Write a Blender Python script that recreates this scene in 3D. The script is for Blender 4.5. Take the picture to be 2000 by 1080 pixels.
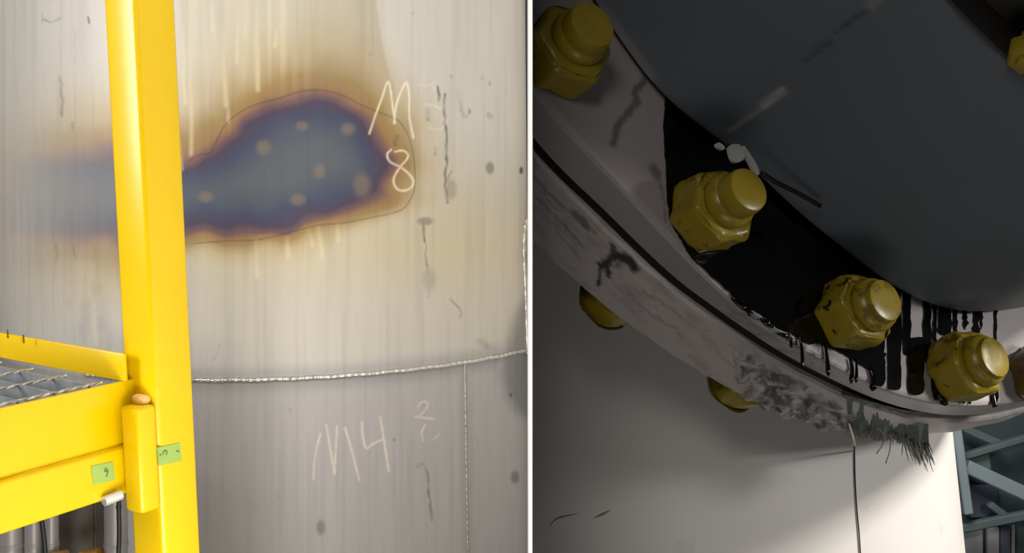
import bpy, bmesh, math, random
import numpy as np
from mathutils import Vector, Matrix, noise
random.seed(4); rng = np.random.default_rng(4)
S = bpy.context.scene
COL = S.collection
for o in list(bpy.data.objects): bpy.data.objects.remove(o)

# ------------------------------------------------------------------ camera
F, PX, PY = 2000.0, 1035.0, 540.0            # focal length and principal point in photo pixels
p_, r_ = math.radians(6.5), math.radians(0.5)
fw = np.array([0, math.cos(p_), -math.sin(p_)]); up0 = np.array([0, math.sin(p_), math.cos(p_)]); rt0 = np.array([1., 0, 0])
RT = math.cos(r_)*rt0 - math.sin(r_)*up0; UP = math.cos(r_)*up0 + math.sin(r_)*rt0; FW = fw
EYE = np.array([0, 0, 1.6])
cd = bpy.data.cameras.new('camera'); cam = bpy.data.objects.new('camera', cd); COL.objects.link(cam)
cam.matrix_world = Matrix(((RT[0], UP[0], -FW[0], EYE[0]), (RT[1], UP[1], -FW[1], EYE[1]), (RT[2], UP[2], -FW[2], EYE[2]), (0, 0, 0, 1)))
cd.sensor_width = 36; cd.lens = 36*F/2000; cd.shift_x = -(PX-1000)/2000; cd.clip_start = 0.05
S.camera = cam
def rays(p):
    p = np.atleast_2d(np.array(p, float)); return np.stack([(p[:, 0]-PX)/F, np.ones(len(p)), (PY-p[:, 1])/F], 1)
def c2w(V): V = np.atleast_2d(V); return V[:, :1]*RT + V[:, 1:2]*FW + V[:, 2:3]*UP + EYE
def w2c(V): V = np.atleast_2d(V)-EYE; return np.stack([V@RT, V@FW, V@UP], 1)
def cpx(V): return np.stack([PX+F*V[:, 0]/V[:, 1], PY-F*V[:, 2]/V[:, 1]], 1)     # camera coords -> photo pixels
def wray(p): return rays(p)@np.array([RT, FW, UP])
def P(px, py, d): return c2w(rays((px, py))*d)[0]

# ------------------------------------------------------------------ world, lights, exposure
w = bpy.data.worlds.new('world'); S.world = w; w.use_nodes = True
bg = w.node_tree.nodes['Background']; bg.inputs[0].default_value = (0.80, 0.90, 1.0, 1); bg.inputs[1].default_value = 0.06
S.view_settings.view_transform = 'Standard'; S.view_settings.look = 'None'; S.view_settings.gamma = 1
S.view_settings.exposure = 0.0; S.view_settings.use_curve_mapping = False
def area(name, loc, target, sx, sy, power, col=(1, 1, 1)):
    l = bpy.data.lights.new(name, 'AREA'); l.shape = 'RECTANGLE'; l.size = sx; l.size_y = sy; l.energy = power; l.color = col
    o = bpy.data.objects.new(name, l); COL.objects.link(o); o.location = loc
    o.rotation_euler = (Vector(target)-Vector(loc)).to_track_quat('-Z', 'Y').to_euler(); return o
# lamps on the left of the partition
area('hall_lamp_high', (-.6, 1.05, 3.9), (-0.2, 3.2, 1.3), 1.0, .5, 49, (1, .965, .91))
area('hall_fill_side', (-3.0, 1.05, 2.2), (-.3, 2.9, 1.4), .9, 1.2, 76, (1, .98, .95))  # added fill, keeps the partition's left face white and lights the tank
area('hall_fill_floor', (-.45, .98, .45), (-.05, 3.1, .9), .5, .5, 20, (1, .98, .95))  # added fill that lifts the dim lower part of the tank
# lamps on the right of the partition
def carea(name, loc, tgt, *a, **k): return area(name, c2w(loc)[0], c2w(tgt)[0], *a, **k)
carea('bay_lamp_key', (2.6, 1.0, 1.0), (.6, 1.9, -.4), .28, .28, 90, (1, .96, .88))
carea('bay_lamp_second', (2.85, .25, .5), (.4, 1.9, -.4), .35, .35, 30, (1, .985, .97))
carea('bay_fill_low', (.25, .25, -1.3), (.2, 1.5, -.1), .7, .7, 2.4, (1, .95, .9))  # added fill standing in for ambient light from below
carea('bay_lamp_front', (-.25, -.7, .9), (.3, 1.3, -.1), .5, .5, 7.4, (1, .95, .90))
carea('bay_lamp_far', (1.6, 4.2, .9), (2.6, 6.2, -1.2), 1, 1, 60, (.92, .97, 1))

# ------------------------------------------------------------------ material helpers
def lin(c): return tuple((x/255/12.92 if x/255 <= .04045 else ((x/255+.055)/1.055)**2.4) for x in c)
def rgba(c): return (*lin(c), 1)
class NT:
    def __init__(s, name):
        s.m = bpy.data.materials.new(name); s.m.use_nodes = True; s.t = s.m.node_tree
        s.b = s.t.nodes['Principled BSDF']; s.i = s.b.inputs
    def n(s, typ, **k):
        x = s.t.nodes.new(typ)
        for a, v in k.items(): setattr(x, a, v)
        return x
    def l(s, a, b): s.t.links.new(a, b)
    def coord(s): return s.n('ShaderNodeTexCoord').outputs['Object']
    def noise(s, scale, detail=4, rough=.6, stretch=None, vec=None):
        v = vec or s.coord()
        if stretch:
            mp = s.n('ShaderNodeMapping'); mp.inputs['Scale'].default_value = stretch; s.l(v, mp.inputs[0]); v = mp.outputs[0]
        x = s.n('ShaderNodeTexNoise'); x.inputs['Scale'].default_value = scale; x.inputs['Detail'].default_value = detail
        x.inputs['Roughness'].default_value = rough; s.l(v, x.inputs['Vector']); return x.outputs[0]
    def ramp(s, fac, stops):
        x = s.n('ShaderNodeValToRGB'); e = x.color_ramp.elements
        e[1].position = stops[-1][0]; e[1].color = stops[-1][1]; e[0].position = stops[0][0]; e[0].color = stops[0][1]
        for pos, c in stops[1:-1]: q = e.new(pos); q.color = c
        s.l(fac, x.inputs[0]); return x
    def attr(s, name): return s.n('ShaderNodeAttribute', attribute_name=name).outputs['Fac']
    def mix(s, fac, a, b, mode='MIX'):
        x = s.n('ShaderNodeMix', data_type='RGBA', blend_type=mode)
        for sock, v in ((x.inputs[0], fac), (x.inputs[6], a), (x.inputs[7], b)):
            if isinstance(v, (int, float)): sock.default_value = v
            elif isinstance(v, tuple): sock.default_value = v
            else: s.l(v, sock)
        return x.outputs[2]
    def mul(s, a, b, op='MULTIPLY'):
        x = s.n('ShaderNodeMath', operation=op)
        for sock, v in ((x.inputs[0], a), (x.inputs[1], b)):
            if isinstance(v, (int, float)): sock.default_value = v
            else: s.l(v, sock)
        return x.outputs[0]
    def bump(s, h, strength=.2, dist=.002):
        x = s.n('ShaderNodeBump'); x.inputs['Strength'].default_value = strength; x.inputs['Distance'].default_value = dist
        s.l(h, x.inputs['Height']); s.l(x.outputs[0], s.i['Normal'])
def g(v): return (v, v, v, 1)
def simple(name, c, rough=.5, metal=0., var=.12, scale=14, stretch=None, bump=0., spec=.5, coat=0.):
    M = NT(name); nz = M.noise(scale, 5, .6, stretch)
    lo = tuple(x*(1-var) for x in lin(c)); hi = tuple(min(1, x*(1+var)) for x in lin(c))
    M.l(M.ramp(nz, [(.3, (*lo, 1)), (.7, (*hi, 1))]).outputs[0], M.i['Base Color'])
    M.i['Roughness'].default_value = rough; M.i['Metallic'].default_value = metal; M.i['Specular IOR Level'].default_value = spec
    if coat: M.i['Coat Weight'].default_value = coat; M.i['Coat Roughness'].default_value = .1
    if bump: M.bump(nz, bump)
    return M.m
MAT = {}
MAT['yellow'] = simple('yellow_gloss_paint', (212, 175, 0), .28, var=.04, scale=3, bump=.02, spec=.35)
MAT['galv'] = simple('galvanised_steel', (150, 156, 160), .42, .6, .2, 30)
MAT['galv_bright'] = simple('bright_worn_steel', (205, 205, 200), .3, .6, .1, 40)
MAT['weld'] = simple('weld_metal', (196, 192, 184), .3, .75, .2, 60, bump=.3)
MAT['weld_dull'] = simple('dull_weld_metal', (160, 154, 146), .4, .5, .2, 60, bump=.3)
MAT['primer'] = simple('bare_tan_primer', (205, 160, 92), .6, var=.2, scale=40)
MAT['tape'] = simple('green_masking_tape', (140, 165, 78), .7, var=.06, scale=40)
MAT['ink'] = simple('dark_ink', (88, 100, 50), .7)
MAT['white'] = simple('white_partition_paint', (252, 252, 252), .5, var=0)
MAT['charcoal'] = simple('charcoal_partition_paint', (58, 55, 52), .8)
MAT['black_rubber'] = simple('black_rubber', (18, 16, 15), .5)
MAT['pipe'] = simple('grey_pipe_metal', (128, 124, 120), .45, .3, .25, 12, (1, 1, .2))
MAT['brown'] = simple('dark_brown_panel', (62, 54, 44), .6, var=.25, scale=8)
MAT['brass'] = simple('brass_fitting', (150, 105, 40), .4, .5)
MAT['floor'] = simple('concrete_floor', (110, 108, 104), .8)
MAT['oil'] = simple('black_oil', (5, 4, 4), .10, var=.2, spec=.45)
MAT['oil_thin'] = simple('thin_brown_oil', (30, 24, 20), .2)
MAT['pale'] = simple('cream_painted_steel', (226, 218, 200), .55, var=.03, scale=3)
MAT['gasket'] = simple('dark_gasket', (22, 19, 16), .8)
MAT['flakes'] = simple('white_paint_flake', (190, 186, 180), .6)
MAT['rag'] = simple('grey_green_fibre', (122, 128, 120), .95, var=.25, scale=60)
MAT['strand'] = simple('frayed_fibre_strand', (120, 116, 108), .9, var=.3, scale=90)
MAT['strand_pale'] = simple('pale_string', (190, 180, 160), .8)
MAT['steel_bg'] = simple('grey_painted_beam', (150, 160, 162), .6, var=.1, scale=4)
MAT['steel_bg2'] = simple('dull_green_grey_beam', (98, 108, 106), .7, var=.12, scale=4)
MAT['wall_bg'] = simple('dark_cladding', (62, 72, 74), .8, var=.3, scale=2)
MAT['panel_bg'] = simple('grey_cladding_sheet', (150, 146, 146), .7, var=.1, scale=3)
MAT['panel_dark'] = simple('slate_cladding_sheet', (80, 84, 96), .7, var=.1, scale=3)

# ------------------------------------------------------------------ object helpers
def empty(name, loc, label, cat, group=None):
    o = bpy.data.objects.new(name, None); COL.objects.link(o); o.location = Vector(loc); o.empty_display_size = .05
    o['label'] = label; o['category'] = cat
    if group: o['group'] = group
    return o
def wloc(o):
    v = np.zeros(3)
    while o is not None: v = v+np.array(o.location); o = o.parent
    return v
def obj(name, V, Fc, mat, parent=None, smooth=True, attrs=None, org=None):
    V = np.asarray(V, float)
    o0 = np.asarray(org if org is not None else (V.mean(0) if parent is None else wloc(parent)), float)
    me = bpy.data.meshes.new(name)
    me.from_pydata((V-o0).tolist(), [], [list(map(int, f)) for f in Fc]); me.update()
    me.materials.append(mat if not isinstance(mat, str) else MAT[mat])
    if smooth: me.polygons.foreach_set('use_smooth', [True]*len(me.polygons))
    for k, a in (attrs or {}).items():
        at = me.attributes.new(k, 'FLOAT', 'POINT'); at.data.foreach_set('value', np.asarray(a, np.float32))
    o = bpy.data.objects.new(name, me); COL.objects.link(o)
    if parent is None: o.location = Vector(o0)
    else: o.parent = parent; o.location = Vector(o0-wloc(parent))
    return o
def tag(o, label=None, cat=None, group=None, kind=None):
    for k, v in (('label', label), ('category', cat), ('group', group), ('kind', kind)):
        if v: o[k] = v
    return o
def fix(o, sharp=None):
    bm = bmesh.new(); bm.from_mesh(o.data); bmesh.ops.recalc_face_normals(bm, faces=bm.faces)
    if sharp:
        for e in bm.edges:
            if len(e.link_faces) == 2 and e.calc_face_angle(0) > sharp: e.smooth = False
    bm.to_mesh(o.data); bm.free(); return o
def grid(nu, nv, wrap=False):
    i, j = np.meshgrid(np.arange(nu-1 if not wrap else nu), np.arange(nv-1), indexing='ij'); i = i.ravel(); j = j.ravel(); i2 = (i+1) % nu
    return np.stack([i*nv+j, i2*nv+j, i2*nv+j+1, i*nv+j+1], 1)
def boxpts(o, a, b, c):
    o, a, b, c = map(np.asarray, (o, a, b, c))
    V = np.array([o, o+a, o+a+b, o+b, o+c, o+a+c, o+a+b+c, o+b+c])
    return V, [(0, 3, 2, 1), (4, 5, 6, 7), (0, 1, 5, 4), (1, 2, 6, 5), (2, 3, 7, 6), (3, 0, 4, 7)]
def bevel_obj(o, wd, seg=2, ang=.5):
    bm = bmesh.new(); bm.from_mesh(o.data); bmesh.ops.recalc_face_normals(bm, faces=bm.faces)
    es = [e for e in bm.edges if len(e.link_faces) == 2 and e.calc_face_angle(0) > ang]
    bmesh.ops.bevel(bm, geom=es, offset=wd, segments=seg, affect='EDGES', profile=.5)
    for e in bm.edges:
        if len(e.link_faces) == 2 and e.calc_face_angle(0) > .6: e.smooth = False
    bm.to_mesh(o.data); bm.free(); return o
def box(name, o, a, b, c, mat, parent=None, bev=0., seg=2, **k):
    V, Fc = boxpts(o, a, b, c); ob = obj(name, V, Fc, mat, parent, smooth=bool(bev), **k)
    if bev: bevel_obj(ob, bev, seg)
    else: fix(ob)
    return ob
def tubegeo(pts, rad, n=10, cap=True):
    pts = np.asarray(pts, float); m = len(pts); rad = np.broadcast_to(rad, (m,))
    T = np.gradient(pts, axis=0); T /= np.linalg.norm(T, axis=1)[:, None]+1e-12
    ref = np.array([.13, .2, .97]) if abs(T[0][2]) < .9 else np.array([1., .1, 0])
    V = []
    for q in range(m):
        u = np.cross(T[q], ref); u /= np.linalg.norm(u); v = np.cross(T[q], u)
        a = np.linspace(0, 2*np.pi, n, endpoint=False)
        V.append(pts[q]+rad[q]*(np.cos(a)[:, None]*u+np.sin(a)[:, None]*v))
    V = np.concatenate(V)
    Fc = [(q*n+k, q*n+(k+1) % n, (q+1)*n+(k+1) % n, (q+1)*n+k) for q in range(m-1) for k in range(n)]
    if cap: Fc += [tuple(range(n))[::-1], tuple((m-1)*n+k for k in range(n))]
    return V, Fc
def tube(name, pts, rad, mat, parent=None, n=10, **k):
    V, Fc = tubegeo(pts, rad, n); return fix(obj(name, V, Fc, mat, parent, **k), .9)
def join(parts):
    V, Fc, o = [], [], 0
    for v, f in parts:
        V.append(np.asarray(v)); Fc += [tuple(int(i)+o for i in q) for q in f]; o += len(v)
    return np.concatenate(V), Fc
def smooth_pts(pts, k=6):                     # Catmull-Rom through points
    p = np.asarray(pts, float)
    if len(p) < 3: return np.array([p[0]+(p[-1]-p[0])*t for t in np.linspace(0, 1, k+1)])
    q = np.vstack([2*p[0]-p[1], p, 2*p[-1]-p[-2]]); out = []
    for i in range(len(p)-1):
        a, b, c, d = q[i:i+4]
        for t in np.linspace(0, 1, k, endpoint=False):
            out.append(.5*(2*b+(c-a)*t+(2*a-5*b+4*c-d)*t*t+(3*b-a-3*c+d)*t**3))
    out.append(p[-1]); return np.array(out)
def segdist(Q, a, b):
    d = b-a; t = np.clip(((Q-a)@d)/(d@d+1e-9), 0, 1); return np.linalg.norm(Q-(a+t[:, None]*d), axis=1)
def stroke(Q, pts, wd, soft=2., k=5, curve=True):
    p = smooth_pts(pts, k) if curve else np.asarray(pts, float)
    lo, hi = p.min(0)-wd-3*soft, p.max(0)+wd+3*soft
    m = np.all((Q > lo) & (Q < hi), axis=1); out = np.zeros(len(Q))
    if m.any():
        q = Q[m]; d = np.full(len(q), 1e9)
        for a, b in zip(p[:-1], p[1:]): d = np.minimum(d, segdist(q, a, b))
        out[m] = np.clip((wd+soft-d)/(2*soft), 0, 1)
    return out
def sdf(Q, poly):
    p = np.asarray(poly, float); d = np.full(len(Q), 1e9); ins = np.zeros(len(Q), bool)
    for a, b in zip(p, np.roll(p, -1, 0)):
        d = np.minimum(d, segdist(Q, a, b))
        c = ((a[1] > Q[:, 1]) != (b[1] > Q[:, 1])); den = (b[1]-a[1]) if b[1] != a[1] else 1e-9
        ins ^= c & (Q[:, 0] < (b[0]-a[0])*(Q[:, 1]-a[1])/den+a[0])
    return np.where(ins, -d, d)
def blob(Q, c, rx, ry, soft=.35): 
    e = np.hypot((Q[:, 0]-c[0])/rx, (Q[:, 1]-c[1])/ry); return np.clip((1+soft-e)/(2*soft), 0, 1)
def vnoise(Q, s, seed=0):                      # cheap value noise in photo-pixel or metre space
    q = Q/s; i = np.floor(q).astype(int); f = q-i; f = f*f*(3-2*f)
    h = lambda a, b: np.modf(np.abs(np.sin(a*127.1+b*311.7+seed*74.7)*43758.5453))[0]
    return (h(i[:, 0], i[:, 1])*(1-f[:, 0])+h(i[:, 0]+1, i[:, 1])*f[:, 0])*(1-f[:, 1])+(h(i[:, 0], i[:, 1]+1)*(1-f[:, 0])+h(i[:, 0]+1, i[:, 1]+1)*f[:, 0])*f[:, 1]
def sm(a, b, x): t = np.clip((x-a)/(b-a), 0, 1); return t*t*(3-2*t)

# ================================================================== SETTING
V, Fc = boxpts((-4.5, 0.2, -.05), (4.45, 0, 0), (0, 7, 0), (0, 0, .05)); tag(obj('floor', V, Fc, 'floor', smooth=False), kind='structure')
# added white partition: makes the dividing strip and blocks light between the bays; thin wedge
bot, top = -1.35, 3.0
poly = [(.00215, .90), (.00235, .90), (.0090, 3.75), (-.0092, 3.75)]
V = c2w([(x, y, z) for z in (bot, top) for x, y in poly])
tag(fix(obj('added_partition', V, [(0, 1, 2, 3), (7, 6, 5, 4), (0, 4, 5, 1), (1, 5, 6, 2), (2, 6, 7, 3), (3, 7, 4, 0)], 'white', smooth=False)), kind='structure')
pw = bpy.data.objects['added_partition'].data; pw.materials.append(MAT['charcoal'])     # right-hand side made charcoal so it bounces no light into that bay
for f in pw.polygons:
    if f.normal.dot(Vector(RT)) > .5: f.material_index = 1

# ================================================================== LEFT: steel tank with heat tint
R = 1.2; d0 = wray((600, 540))[0]; d0 = d0[:2]/np.linalg.norm(d0[:2]); AX = d0*(3.2+R)
def tank_pt(th, z, r=R):                       # th: angle around the axis, 0 towards the camera
    base = math.atan2(-d0[1], -d0[0]); return np.stack([AX[0]+r*np.cos(base+th), AX[1]+r*np.sin(base+th), z+0*th], -1)
def tank_hit(px, r=R):
    d = wray(px); a = d[:, 0]**2+d[:, 1]**2; b = -2*(d[:, 0]*AX[0]+d[:, 1]*AX[1]); c = AX@AX-r*r
    D = np.maximum(b*b-4*a*c, 0); t = (-b-np.sqrt(D))/(2*a); H = d*t[:, None]+EYE
    base = math.atan2(-d0[1], -d0[0]); th = np.arctan2(H[:, 1]-AX[1], H[:, 0]-AX[0])-base; th = (th+np.pi) % (2*np.pi)-np.pi
    return th, H[:, 2]
seam_px = [(386, 742), (500, 742), (600, 740), (700, 732), (800, 722), (900, 708), (1000, 690), (1032, 683)]
sth, sz = tank_hit(seam_px); co = np.polyfit(sth, sz, 2)
def seam_z(th): return np.where(th < sth[0], np.polyval(co, sth[0]), np.polyval(co, np.maximum(th, sth[0])))
vth, vz = tank_hit([(903, 712), (918, 1080)]); VTH = vth.mean()
th_r = tank_hit([(1030.4, 540)])[0][0]; th_l = -1.36

core = [(362, 322), (395, 316), (433, 287), (470, 257), (507, 227), (562, 202), (614, 190), (666, 203), (710, 235), (736, 268), (756, 309), (754, 338), (743, 372), (710, 392), (666, 407), (621, 425), (577, 440), (518, 448), (451, 450), (370, 450), (240, 478), (150, 490), (60, 490), (0, 470), (-20, 400), (0, 310), (60, 285), (140, 270), (220, 275), (300, 308)]
outline = [(366, 316), (388, 303), (410, 299), (418, 285), (428, 265), (440, 244), (458, 227), (488, 209), (520, 198), (540, 194), (577, 181), (610, 176), (640, 178), (673, 188), (710, 207), (747, 222), (777, 235), (795, 260), (806, 294), (810, 331), (810, 364), (803, 387), (788, 407), (766, 416), (729, 424), (673, 435), (621, 440), (581, 450), (533, 462), (495, 469), (433, 471), (375, 476)]
def c5(pts): return [(520+x/2.249, y/2.249) for x, y in pts]
def c3(pts): return [(340+x/2.7, 120+y/2.7) for x, y in pts]
def c4(pts): return [(520+x/1.5886, 400+y/1.5886) for x, y in pts]
chalk = [c3([(1030, 380), (1060, 290), (1095, 195), (1125, 110), (1140, 140), (1152, 230), (1165, 325)]), c3([(1160, 325), (1170, 240), (1190, 175), (1225, 110), (1240, 190), (1240, 290), (1262, 402)]),
         c3([(1145, 465), (1124, 490), (1138, 528), (1195, 558), (1235, 590), (1262, 630), (1250, 665), (1210, 682), (1172, 668), (1158, 620), (1190, 560), (1228, 515), (1232, 488), (1205, 470), (1165, 476)]),
         c4([(147, 852), (149, 800), (155, 760), (168, 712)]), c4([(186, 684), (196, 740), (212, 835)]), c4([(213, 832), (215, 780), (220, 688)]), c4([(244, 692), (266, 765), (289, 855)]),
         c4([(296, 674), (299, 715), (310, 755), (330, 742), (358, 730)]), c4([(354, 660), (366, 735), (380, 825)])]
faint = [c5([(660, 372), (690, 376), (715, 374), (742, 358)]), c5([(735, 380), (740, 400)]), c5([(700, 457), (740, 465), (765, 478)]), c5([(712, 560), (755, 570), (780, 556), (797, 522)]),
         c4([(470, 628), (484, 611), (500, 614), (497, 632), (476, 655)]), c4([(461, 657), (520, 664)]), c4([(492, 684), (482, 708), (487, 732)]), c4([(520, 727), (537, 712)])]
pale_runs = [((437, 60), (441, 205), 7), ((443, 190), (445, 235), 4), ((499, 0), (503, 175), 6), ((462, 0), (463, 120), 5), ((475, 0), (478, 70), 4), ((412, 0), (415, 60), 5), ((372, 100), (374, 300), 4), ((358, 60), (362, 200), 4), ((622, 445), (630, 500), 5), ((604, 450), (608, 480), 4),
             ((540, 60), (536, 90), 6), ((352, 280), (356, 330), 3), ((184, 590), (188, 670), 4), ((560, 465), (562, 500), 6), ((660, 440), (662, 470), 4), ((500, 470), (502, 540), 5)]
dark_runs = [([(868, 185), (871, 250), (873, 300), (870, 350), (872, 395)], 3.2, .8), ([(856, 170), (858, 195)], 3.5, .7), ([(884, 335), (870, 355)], 2.5, .5), ([(826, 430), (828, 470)], 3, .9), ([(830, 470), (833, 520)], 2.0, .75), ([(836, 520), (838, 580)], 3.5, .35), ([(822, 431), (838, 432)], 6, .45),
             ([(818, 905), (832, 915), (838, 960), (843, 1015)], 3, .6), ([(814, 912), (826, 905)], 5, .4), ([(880, 585), (893, 595), (900, 610), (897, 622)], 2.2, .55), ([(84, 40), (98, 42), (120, 36)], 2.2, .5), ([(82, 28), (84, 42)], 1.5, .4), ([(172, 34), (174, 46)], 3, 1.0),
             ([(117, 150), (121, 190), (122, 225)], 4, .45), ([(142, 240), (140, 255)], 3, .4), ([(145, 60), (146, 120)], 1.5, .3), ([(110, 480), (112, 510)], 3, .35), ([(145, 480), (147, 508)], 3, .35), ([(183, 480), (184, 505)], 2, .3), ([(168, 590), (165, 650)], 12, .22), ([(190, 560), (200, 640)], 14, .18), ([(135, 590), (140, 600)], 8, .2),
             ([(898, 215), (910, 228), (918, 218)], 2.5, .5), ([(893, 180), (905, 225)], 5, .25), ([(918, 216), (918, 219)], 3, .9), ([(850, 300), (851, 302)], 2, .6), ([(836, 230), (838, 234)], 3, .6), ([(720, 105), (722, 107)], 2, .4), ([(805, 22), (806, 26)], 3, .5), ([(940, 150), (941, 154)], 3, .45), ([(955, 225), (960, 228)], 6, .4), ([(956, 160), (957, 164)], 3, .5), ([(880, 148), (881, 152)], 2.5, .5), ([(852, 290), (853, 300)], 1.5, .4), ([(833, 235), (834, 215)], 4, .3), ([(938, 665), (950, 675)], 8, .3), ([(772, 860), (772, 862)], 2.2, .7), ([(566, 800), (567, 801)], 2.5, .5), ([(997, 770), (998, 774)], 3, .8),
             ([(775, 268), (773, 282)], 4, .4), ([(430, 672), (418, 705)], 1.5, .35), ([(541, 965), (542, 975)], 2, .4)]
def tank_attrs(W):
    Q = cpx(w2c(W)); a = {}
    q = Q+np.stack([vnoise(Q, 40, 1)-.5, vnoise(Q, 40, 2)-.5], 1)*18
    s = sdf(q, core)-7
    below = sm(380, 470, q[:, 1])*sm(300, 380, q[:, 0]); s = np.where(s > 0, s*(1+1.6*below), s)
    rightside = sm(700, 800, q[:, 0]); s = np.where(s > 0, s*(1+.35*rightside), s)
    left = 1-sm(150, 330, Q[:, 0]); s = s+left*36
    a['tint_s'] = np.clip((s+120)/320, 0, 1)
    a['heatmix'] = 1-left*(.30+.5*(1-sm(-10, 190, Q[:, 0])))
    ch = np.zeros(len(Q))
    for st in chalk: ch = np.maximum(ch, stroke(Q, st, 1.5, 1.9)*(.55+.35*vnoise(Q, 9, 7))*(1 if st[0][1] < 500 else .72))
    for st in faint: ch = np.maximum(ch, stroke(Q, st, 1.3, 1.8)*.55*(.4+.6*vnoise(Q, 14, 8)))
    a['chalk'] = ch
    pl = np.zeros(len(Q))
    for A, B, wd in pale_runs:
        t = np.clip((Q[:, 1]-A[1])/(B[1]-A[1]+1e-6), 0, 1); pl = np.maximum(pl, stroke(Q+(q-Q)*.22, [A, B], wd*.6, 4, curve=False)*(.22+.45*t))
    band = sm(0, 40, Q[:, 1]+40)*(1-sm(110, 210, Q[:, 1]))*sm(340, 370, Q[:, 0])*(1-sm(560, 660, Q[:, 0]))
    pl = np.maximum(pl, band*.28*np.clip(vnoise(Q*np.array([1, .05]), 12, 3)*2.2-.9, 0, 1))
    a['pale'] = pl
    dk = np.zeros(len(Q))
    qd = Q+np.stack([vnoise(Q, 11, 31)-.5, vnoise(Q, 11, 32)-.5], 1)*5; md = .35+.65*vnoise(Q, 13, 33)
    for pts, wd, st in dark_runs: dk = np.maximum(dk, stroke(qd, pts, wd*.8, max(1.5, wd*.5))*st*md)
    for st in ((outline, .72), ([(410, 299), (398, 318), (388, 345)], .35)): dk = np.maximum(dk, stroke(Q, st[0], .8, 1.4)*st[1])
    for c, rx, ry, st in (((957, 328), 8, 12, .5), ((1018, 333), 3.5, 7, .85), ((1006, 932), 8, 12, .5), ((627, 1030), 9, 15, .45), ((838, 545), 14, 22, .22), ((830, 432), 16, 8, .45), ((880, 370), 12, 20, .3)): dk = np.maximum(dk, blob(Q, c, rx, ry)*st)
    vs = .10*np.clip(vnoise(Q*np.array([1, .03]), 7, 11)*2-1, 0, 1)
    a['dark'] = np.maximum(dk, vs)
    # ground tone: brushed-off pale area top right, heat-affected band beside the welds, grey patch by the pad
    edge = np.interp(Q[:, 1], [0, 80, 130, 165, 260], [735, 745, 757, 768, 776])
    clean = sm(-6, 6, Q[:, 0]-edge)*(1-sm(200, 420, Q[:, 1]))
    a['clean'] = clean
    z = W[:, 2]; base = math.atan2(-d0[1], -d0[0]); th = np.arctan2(W[:, 1]-AX[1], W[:, 0]-AX[0])-base; th = (th+np.pi) % (2*np.pi)-np.pi
    dz = np.abs(z-seam_z(th)); haz_grey = 1.0*(1-sm(.012, .06, dz))
    dv = np.abs(th-VTH)*R; haz_grey = np.maximum(haz_grey, .55*(1-sm(.01, .035, dv))*(z < seam_z(th)))
    sd = sdf(Q, [(1034, 560), (1005, 610), (990, 660), (978, 690), (975, 730), (985, 775), (1005, 805), (1036, 822)]); haz_grey = np.maximum(haz_grey, 1.9*sm(14, -22, sd))
    haz_grey = np.maximum(haz_grey, .55*sm(520, 620, Q[:, 0])*(1-sm(-4, 4, Q[:, 0]-edge))*(1-sm(110, 230, Q[:, 1]))); a['haz_grey'] = haz_grey
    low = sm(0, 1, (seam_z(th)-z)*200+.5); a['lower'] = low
    yl = sm(250, 420, Q[:, 1])*(1-sm(470, 620, Q[:, 1])); a['straw_sheen'] = 1.0*sm(330, 360, Q[:, 0])*(1-sm(-5, 5, Q[:, 0]-edge))*(1-sm(120, 260, Q[:, 1]))*(.45+.35*sm(540, 640, Q[:, 0])) + yl*sm(330, 400, Q[:, 0])*(1-.5*sm(880, 1030, Q[:, 0]))*.8+.35*sm(380, 480, Q[:, 1])*(1-sm(650, 720, Q[:, 1]))*sm(330, 380, Q[:, 0])  # straw tint, plus the cream highlight band above the seam painted into the colour
    tn = np.zeros(len(Q))
    for c, rx, ry in (((590, 246), 11, 9), ((680, 252), 13, 11), ((515, 288), 14, 14), ((624, 335), 10, 13), ((707, 362), 16, 22), ((582, 390), 14, 11), ((402, 385), 14, 10)): tn = np.maximum(tn, blob(Q, c, rx, ry, .4))
    a['spots'] = tn
    return a
def tank_material():
    M = NT('heat_tinted_stainless')
    streak = M.noise(9, 4, .6, (1, 1, .12)); fine = M.noise(80, 3, .6, (1, 1, .06))
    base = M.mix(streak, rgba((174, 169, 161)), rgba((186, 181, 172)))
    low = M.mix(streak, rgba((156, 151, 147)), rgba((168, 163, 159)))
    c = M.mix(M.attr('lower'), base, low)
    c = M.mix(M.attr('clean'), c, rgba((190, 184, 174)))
    c = M.mix(M.mul(M.attr('straw_sheen'), .40), c, rgba((190, 170, 118)))
    S_ = lambda s: (s+120)/320
    hr = M.ramp(M.attr('tint_s'), [(S_(-95), rgba((80, 85, 90))), (S_(-60), rgba((70, 76, 88))), (S_(-34), rgba((58, 62, 84))), (S_(-14), rgba((66, 54, 72))), (S_(0), rgba((104, 76, 74))), (S_(18), rgba((138, 106, 68))), (S_(44), rgba((146, 122, 76))), (S_(95), (*lin((172, 150, 108)), .62)), (S_(190), (*lin((186, 176, 150)), 0))])
    c = M.mix(M.mul(hr.outputs[1], M.attr('heatmix')), c, hr.outputs[0])
    c = M.mix(M.mul(M.attr('spots'), .45), c, rgba((132, 112, 88)))
    c = M.mix(M.mul(M.attr('haz_grey'), .32), c, rgba((92, 92, 94)))
    c = M.mix(M.mul(M.attr('pale'), .8), c, rgba((214, 200, 164)))
    c = M.mix(M.attr('dark'), c, rgba((44, 38, 34)))
    c = M.mix(M.attr('chalk'), c, rgba((240, 226, 200)))
    c = M.mix(.05, c, M.ramp(fine, [(.3, g(.25)), (.7, g(.8))]).outputs[0], 'OVERLAY')
    M.l(c, M.i['Base Color']); M.i['Metallic'].default_value = .22
    rr = M.mix(M.attr('chalk'), g(.56), g(.9)); M.l(rr, M.i['Roughness']); M.bump(fine, .05, .001)
    return M.m
MAT['tank'] = tank_material()
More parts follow.
